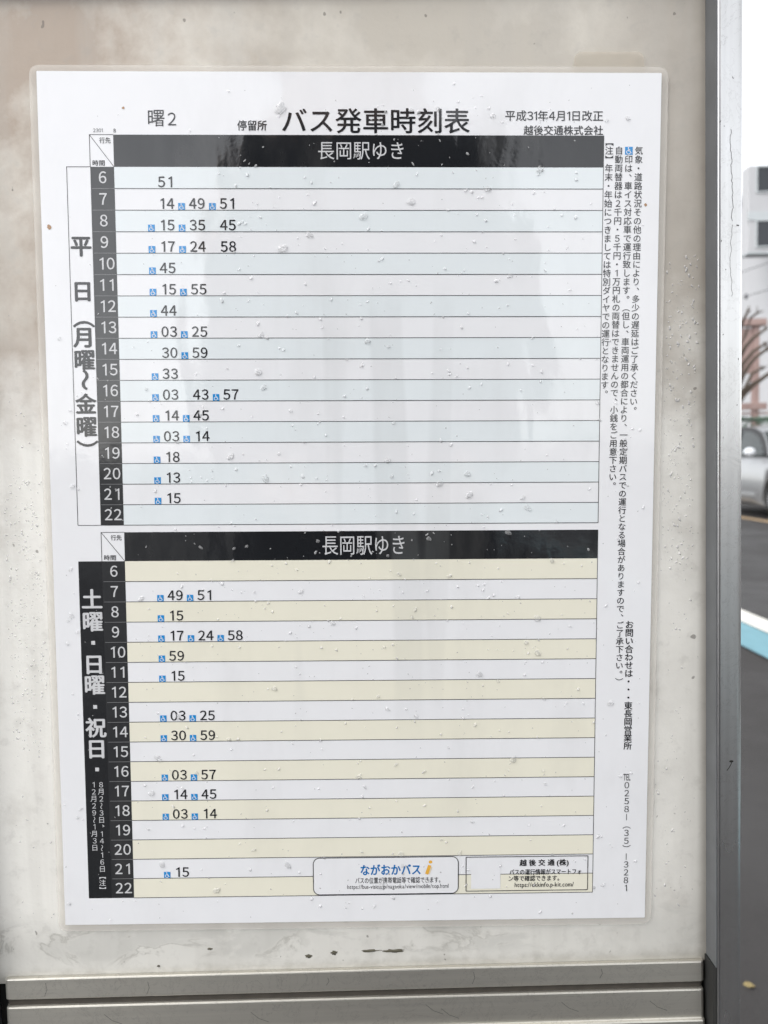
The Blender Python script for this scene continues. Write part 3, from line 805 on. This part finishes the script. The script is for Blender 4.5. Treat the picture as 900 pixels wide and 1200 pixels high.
M_BARK = simple('dark_bark', (.085, .065, .05), .9, scale=20, var=.35)
tr = empty('bare_tree', (8.93, 18.45, 0)); tag(tr, 'bare pollarded tree with knobbly dark branches in front of the timber frame', 'tree')
bm = bmesh.new()
tube(bm, [(8.93, 18.45, 0), (8.95, 18.46, 1.2), (8.92, 18.47, 2.2), (8.9, 18.5, 3.2), (8.86, 18.5, 4.2)], [.15, .12, .11, .08, .05], 10)
o = from_bm('trunk', bm, M_BARK, tr, True); o.matrix_parent_inverse = Matrix.Translation(-tr.location)
def limb(pts_, rads, knob=True):
    bm = bmesh.new(); tube(bm, pts_, rads, 7)
    e = Vector(pts_[-1])
    if knob:
        bmesh.ops.create_icosphere(bm, subdivisions=1, radius=rads[-1] * 1.7, matrix=Matrix.Translation(e))
        for k in range(4):
            d = Vector((r3.uniform(-.4, 1), r3.uniform(-.6, .6), r3.uniform(.1, 1))).normalized()
            tube(bm, [e, e + d * r3.uniform(.08, .2)], [.012, .005], 5)
    o = from_bm('branch', bm, M_BARK, tr, True); o.matrix_parent_inverse = Matrix.Translation(-tr.location)
limb([(8.92, 18.47, 2.15), (9.19, 18.55, 2.46), (9.42, 18.6, 2.68), (9.57, 18.6, 2.77), (9.82, 18.6, 2.94), (10.2, 18.6, 3.12)], [q * 1.35 for q in [.06, .045, .05, .04, .035, .03]])
limb([(8.92, 18.47, 2.45), (9.19, 18.6, 2.94), (9.34, 18.6, 3.18), (9.50, 18.6, 3.36), (9.77, 18.6, 3.55)], [q * 1.35 for q in [.05, .04, .035, .03, .028]])
limb([(8.91, 18.48, 2.75), (9.19, 18.6, 3.22), (9.45, 18.62, 3.5), (9.72, 18.6, 3.67)], [q * 1.35 for q in [.045, .035, .03, .026]])
limb([(8.9, 18.5, 3.1), (9.25, 18.62, 3.62), (9.46, 18.6, 3.85), (9.66, 18.6, 3.98), (9.74, 18.6, 4.05)], [q * 1.35 for q in [.045, .035, .03, .025, .022]])
limb([(8.91, 18.48, 2.3), (9.2, 18.5, 2.62), (9.36, 18.5, 2.95), (9.62, 18.52, 3.08)], [.055, .045, .04, .032]); limb([(8.9, 18.5, 3.3), (9.22, 18.55, 3.9), (9.33, 18.55, 4.3), (9.5, 18.56, 4.42)], [.045, .036, .03, .024])
limb([(8.88, 18.5, 3.6), (9.15, 18.6, 4.2), (9.3, 18.6, 4.48)], [q * 1.35 for q in [.04, .03, .022]])
limb([(8.9, 18.5, 3.0), (8.6, 18.3, 3.5), (8.4, 18.3, 3.9)], [q * 1.35 for q in [.045, .035, .03]]); limb([(8.88, 18.5, 3.5), (8.7, 18.7, 4.1), (8.62, 18.8, 4.5)], [q * 1.35 for q in [.04, .03, .025]])

M_CABLE = simple('black_cable', (.10, .10, .11), .6)
def cable(zoff, lab, knobs):
    o = bm = bmesh.new(); pts_ = []
    for k in range(25):
        y = 40 - k * 34 / 24; x = 12.74 + (26 - y) * .328; t = k / 24
        pts_.append((x, y, 7.12 + (26 - y) * .027 + zoff + (26 - y) * .002 - 1.1 * t * (1 - t) + 1.1 * (14 / 34) * (20 / 34)))
    tube(bm, pts_, .012, 6)
    o = from_bm('overhead_cable', bm, M_CABLE); tag(o, lab, 'cable')
cable(0, 'upper of the two thin overhead cables crossing the white sky', 0)
cable(-.86, 'lower of the two thin overhead cables crossing the white sky', 1)
bm = bmesh.new(); tube(bm, [(12.80, 25.9, 6.17), (12.80, 25.9, 6.22), (12.80, 25.9, 6.33), (12.80, 25.9, 6.36)], [.02, .05, .05, .02], 8)
o = from_bm('cable_insulator', bm, M_CABLE); tag(o, 'small dark insulator on the lower overhead cable', 'insulator')
for x, y in ((8.14, 40.0), (19.32, 6.0)):
    pole = empty('utility_pole', (x, y, 0)); tag(pole, 'grey concrete utility pole ' + ('beyond the bus stop board' if y > 20 else 'beside the road to the right'), 'utility pole')
    bm = bmesh.new(); tube(bm, [(x, y, 0), (x, y, 8.2)], [.16, .11], 14); o = from_bm('pole', bm, M_CONC, None, True); o.parent = pole; o.matrix_parent_inverse = Matrix.Translation(-pole.location)

# ---- silver hatchback, nose towards the camera
M_SILVER, nt, p = new_mat('silver_car_paint'); p.inputs['Base Color'].default_value = (.36, .365, .37, 1); p.inputs['Metallic'].default_value = .6; p.inputs['Roughness'].default_value = .32
p.inputs['Coat Weight'].default_value = .7
M_TYRE = simple('tyre_rubber', (.018, .018, .018), .85); M_RIM = simple('alloy_rim', (.45, .45, .46), .35, .8)
M_CARGLASS, nt, p = new_mat('tinted_car_glass'); p.inputs['Base Color'].default_value = (.05, .06, .06, 1); p.inputs['Roughness'].default_value = .04; p.inputs['Alpha'].default_value = .82
M_BLACKTRIM = simple('black_trim', (.015, .015, .016), .5); M_LAMP = simple('headlamp_lens', (.75, .77, .8), .08); M_SEAT = simple('dark_seat', (.03, .03, .032), .8)
CX, CY = 6.98, 10.68
car = empty('parked_car', (CX, CY + 1.75, 0)); tag(car, 'silver hatchback facing us on the far side of the road, partly behind the upright', 'car')
def cpart(name, bm, mats, smooth=False, parent=None):
    o = from_bm(name, bm, mats, None, smooth); par = parent or car; o.parent = par
    if not parent: o.matrix_parent_inverse = Matrix.Translation(-car.location)
    return o
def loft(stations):
    bm = bmesh.new(); rows = []
    for y, prof in stations:
        full = [(-w, z) for w, z in prof] + [(w, z) for w, z in reversed(prof)]
        rows.append([bm.verts.new((CX + w, CY + y, z)) for w, z in full])
    for a, b in zip(rows, rows[1:]):
        for k in range(len(a)): bm.faces.new((a[k], a[(k + 1) % len(a)], b[(k + 1) % len(b)], b[k]))
    bm.faces.new(rows[0]); bm.faces.new(rows[-1])
    return bm
def st(y, w, zb, zt): return (y, [(w * .93, zb), (w * .99, zb + .12), (w, (zb + zt) / 2), (w * .97, zt - .12), (w * .90, zt - .02), (w * .5, zt + .015)])
bm = loft([st(0, .62, .24, .62), st(.06, .74, .20, .70), st(.25, .80, .19, .78), st(.6, .825, .19, .88), st(.95, .83, .19, .98), st(1.4, .83, .19, 1.0), st(2.4, .83, .19, 1.01), st(3.0, .825, .19, 1.03), st(3.35, .79, .22, 1.02), st(3.48, .70, .28, .95)])
bmesh.ops.recalc_face_normals(bm, faces=bm.faces)
body = cpart('body', bm, M_SILVER, True)
# wheel arches cut out of the body
cut = bmesh.new()
for y in (.66, 2.85): bmesh.ops.create_cone(cut, cap_ends=True, segments=28, radius1=.345, radius2=.345, depth=2.4, matrix=Matrix.Translation((CX, CY + y, .30)) @ Matrix.Rotation(R(90), 4, 'Y'))
cme = bpy.data.meshes.new('arch_cutter'); cut.to_mesh(cme); cut.free(); co = bpy.data.objects.new('arch_cutter', cme); COL.objects.link(co)
md = body.modifiers.new('arches', 'BOOLEAN'); md.operation = 'DIFFERENCE'; md.object = co
bpy.context.view_layer.update()
nm = bpy.data.meshes.new_from_object(body.evaluated_get(bpy.context.evaluated_depsgraph_get()))
body.modifiers.clear(); body.data = nm; bpy.data.objects.remove(co)
bm = bmesh.new(); box(bm, (CX - .70, CY + .25, .20), (CX + .70, CY + 3.2, .45)); cpart('underbody', bm, M_BLACKTRIM)
# greenhouse: arched side outline, roof skin and glass
side = [(.93, .985), (1.02, 1.10), (1.16, 1.24), (1.36, 1.375), (1.60, 1.445), (1.95, 1.475), (2.35, 1.465), (2.75, 1.43), (3.05, 1.35), (3.24, 1.20), (3.36, 1.02)]
def gw(z): return .765 - (z - 1.0) * .30
bm = bmesh.new(); rows = []
for y, z in side:
    w = gw(z); rows.append([bm.verts.new((CX + k * w, CY + y, z + .045 * (1 - k * k))) for k in (-1, -.96, -.7, -.35, 0, .35, .7, .96, 1)])
for i, (a, b) in enumerate(zip(rows, rows[1:])):
    for k in range(8): bm.faces.new((a[k], a[k + 1], b[k + 1], b[k])).material_index = 1 if (i < 3 and 1 <= k <= 6) or (i >= 8 and 1 <= k <= 6) else 0
cpart('roof', bm, [M_SILVER, M_CARGLASS], True)
for sg in (-1, 1):
    ins = [(y + (.09 if i < 5 else -.09 if i > 7 else 0), max(1.0, z - .055)) for i, (y, z) in enumerate(side)]
    bm = bmesh.new()
    o_ = [bm.verts.new((CX + sg * gw(z), CY + y, z)) for y, z in side]; i_ = [bm.verts.new((CX + sg * (gw(z) + .004), CY + y, z)) for y, z in ins]
    for k in range(len(side) - 1): bm.faces.new((o_[k], o_[k + 1], i_[k + 1], i_[k]))
    cpart('window_surround', bm, M_BLACKTRIM)
    bm = bmesh.new(); bm.faces.new([bm.verts.new((CX + sg * (gw(z) - .004), CY + y, z)) for y, z in ins]); cpart('side_window', bm, M_CARGLASS)
    bm = bmesh.new(); box(bm, (CX + sg * .765 - .012, CY + 2.02, 1.0), (CX + sg * .765 + .012, CY + 2.10, 1.40)); 
    for q in bm.verts: q.co.x -= sg * max(0, q.co.z - 1.0) * .30
    cpart('pillar', bm, M_BLACKTRIM)
    bm = bmesh.new(); bmesh.ops.create_icosphere(bm, subdivisions=2, radius=1, matrix=Matrix.Translation((CX + sg * .90, CY + 1.26, 1.06)) @ Matrix.Diagonal((.10, .07, .072, 1)))
    cpart('door_mirror', bm, M_LAMP, True)
    bm = bmesh.new(); bmesh.ops.create_icosphere(bm, subdivisions=2, radius=1, matrix=Matrix.Translation((CX + sg * .58, CY + .10, .68)) @ Matrix.Diagonal((.17, .10, .09, 1)))
    cpart('headlight', bm, M_LAMP, True)
    bm = bmesh.new(); box(bm, (CX + sg * .835 - .01, CY + 1.2, .34), (CX + sg * .835 + .01, CY + 2.4, .40), 0, .005); cpart('side_moulding', bm, M_SILVER)
    for y in (.66, 2.85):
        w = bmesh.new(); bmesh.ops.create_cone(w, cap_ends=True, segments=28, radius1=.30, radius2=.30, depth=.19, matrix=Matrix.Translation((CX + sg * .71, CY + y, .30)) @ Matrix.Rotation(R(90), 4, 'Y'))
        bmesh.ops.bevel(w, geom=[e for e in w.edges if e.calc_face_angle(0) > 1], offset=.03, segments=2, affect='EDGES')
        wo = cpart('wheel', w, M_TYRE, True)
        w = bmesh.new(); bmesh.ops.create_cone(w, cap_ends=True, segments=20, radius1=.19, radius2=.17, depth=.03, matrix=Matrix.Translation((CX + sg * .805, CY + y, .30)) @ Matrix.Rotation(R(90 * sg), 4, 'Y'))
        ro = cpart('rim', w, M_RIM, False, wo)
bm = bmesh.new()
for x in (-.36, .36): box(bm, (CX + x - .22, CY + 1.75, .5), (CX + x + .22, CY + 1.9, 1.18), 0, .04)
cpart('seat', bm, M_SEAT)
bm = bmesh.new(); box(bm, (CX - .45, CY - .012, .34), (CX + .45, CY + .03, .50), 0, .01); cpart('grille', bm, M_BLACKTRIM)

# ---- a fallen leaf on the pavement
bm = bmesh.new(); vs = [(0, 0), (.007, .006), (.015, .007), (.023, .002), (.016, -.006), (.007, -.007)]
a = [bm.verts.new((.742 + x, 1.118 - x * .4 + y, .003 + (.006 if 0 < i < 3 else .002))) for i, (x, y) in enumerate(vs)]; bm.faces.new(a)
bmesh.ops.solidify(bm, geom=bm.faces[:], thickness=.0008)
o = from_bm('fallen_leaf', bm, simple('yellow_dead_leaf', (.45, .36, .17), .7)); tag(o, 'small yellowed dead leaf lying on the asphalt beside the upright', 'leaf')

# ---- the photographer, mirrored in the wet laminate
def figure(name, verts, edges, radii, mats, parent, root=0, lv=2):
    me = bpy.data.meshes.new(name); me.from_pydata(verts, edges, []); o = bpy.data.objects.new(name, me); COL.objects.link(o)
    sk = o.modifiers.new('skin', 'SKIN'); sk.use_smooth_shade = True
    for i, r in enumerate(radii): me.skin_vertices[0].data[i].radius = r if hasattr(r, '__len__') else (r, r)
    me.skin_vertices[0].data[root].use_root = True
    o.modifiers.new('sub', 'SUBSURF').levels = lv
    bpy.context.view_layer.update()
    nm = bpy.data.meshes.new_from_object(o.evaluated_get(bpy.context.evaluated_depsgraph_get()))
    bpy.data.objects.remove(o); ob = link(name, nm, mats, parent)
    for p_ in nm.polygons: p_.use_smooth = True
    return ob
M_SKIN = simple('skin', (.52, .35, .27), .5); M_COAT = simple('dark_rain_coat', (.04, .042, .048), .75); M_HAIR = simple('black_hair', (.012, .011, .010), .5)

ph = empty('person', (0, -.56, 0)); tag(ph, 'person in a dark hooded rain coat holding up a phone in front of the timetable', 'person')
V, E_, RD = [], [], []
def j(p, r, a=None):
    V.append(p); RD.append(r)
    if a is not None: E_.append((a, len(V) - 1))
    return len(V) - 1
Y0 = -.60
pel = j((0, Y0, .98), (.17, .12)); w1 = j((0, Y0, 1.16), (.155, .11), pel); ch_ = j((0, Y0, 1.36), (.17, .115), w1); nk0 = j((0, Y0, 1.50), (.10, .08), ch_)
nk = j((0, Y0 + .01, 1.57), .052, nk0); hd0 = j((0, Y0 + .03, 1.65), (.072, .085), nk); hd1 = j((0, Y0 + .02, 1.75), (.078, .095), hd0); hd2 = j((0, Y0 + .0, 1.82), (.055, .065), hd1)
j((0, Y0 + .125, 1.68), .012, hd0); 
for sg in (-1, 1): j((sg * .083, Y0 + .01, 1.69), (.012, .02), hd0)
for sg in (-1, 1):
    hp = j((sg * .095, Y0, .90), .095, pel); kn = j((sg * .105, Y0 + .02, .50), .06, hp); an = j((sg * .11, Y0, .09), .042, kn); j((sg * .12, Y0 + .14, .045), (.035, .04), an)
    shd = j((sg * .135, Y0, 1.47), .06, ch_); el_ = j((sg * .175, Y0 + .03, 1.19), .048, shd); wr = j((sg * .072 + .009, Y0 + .165, 1.045), .027, el_)
    pm = j((sg * .050 + .009, -.402, 1.055), (.030, .016), wr)
    for q, (dz, ln) in enumerate(((.030, .036), (.010, .040), (-.010, .038), (-.029, .030))):
        k1 = j((sg * .048 + .009, -.388, 1.06 + dz), .0085, pm); k2 = j((sg * .036 + .009, -.3805, 1.062 + dz), .0078, k1)
    t1 = j((sg * .046 + .009, -.404, 1.085), .010, pm); t2 = j((sg * .028 + .009, -.4005, 1.098), .0088, t1)
figure('body', V, E_, RD, M_SKIN, None).parent = ph
V, E_, RD = [], [], []
a = j((0, Y0, .62), (.25, .17)); b = j((0, Y0, .95), (.215, .155), a); c_ = j((0, Y0, 1.18), (.16, .145), b); d_ = j((0, Y0, 1.38), (.155, .15), c_); e_ = j((0, Y0, 1.50), (.15, .11), d_)
for sg in (-1, 1):
    s1 = j((sg * .125 + .02, Y0, 1.475), .075, d_); s2 = j((sg * .165 + .012, Y0 + .03, 1.19), .075, s1); j((sg * .098 + .009, Y0 + .135, 1.06), .048, s2)
figure('rain_coat', V, E_, RD, M_COAT, None).parent = ph
V, E_, RD = [], [], []
a = j((0, Y0 - .02, 1.54), (.12, .10)); b = j((0, Y0 - .035, 1.66), (.115, .10), a); c_ = j((0, Y0 - .03, 1.78), (.105, .105), b); j((0, Y0 - .01, 1.88), (.06, .06), c_)
figure('hood', V, E_, RD, M_COAT, None).parent = ph
V, E_, RD = [], [], []
a = j((0, Y0, .98), (.19, .14))
for sg in (-1, 1):
    b = j((sg * .10, Y0, .86), .11, a); c_ = j((sg * .107, Y0 + .02, .50), .082, b); j((sg * .112, Y0, .12), .065, c_)
figure('trousers', V, E_, RD, M_COAT, None).parent = ph
for o in ph.children: o.matrix_parent_inverse = Matrix.Translation(-ph.location)
bm = bmesh.new(); box(bm, (-.028, -.3965, .985), (.046, -.3885, 1.128), 0, .003)
o = from_bm('phone', bm, simple('black_phone_case', (.02, .02, .022), .35)); tag(o, 'black phone held upright in both hands of the hooded person', 'phone')
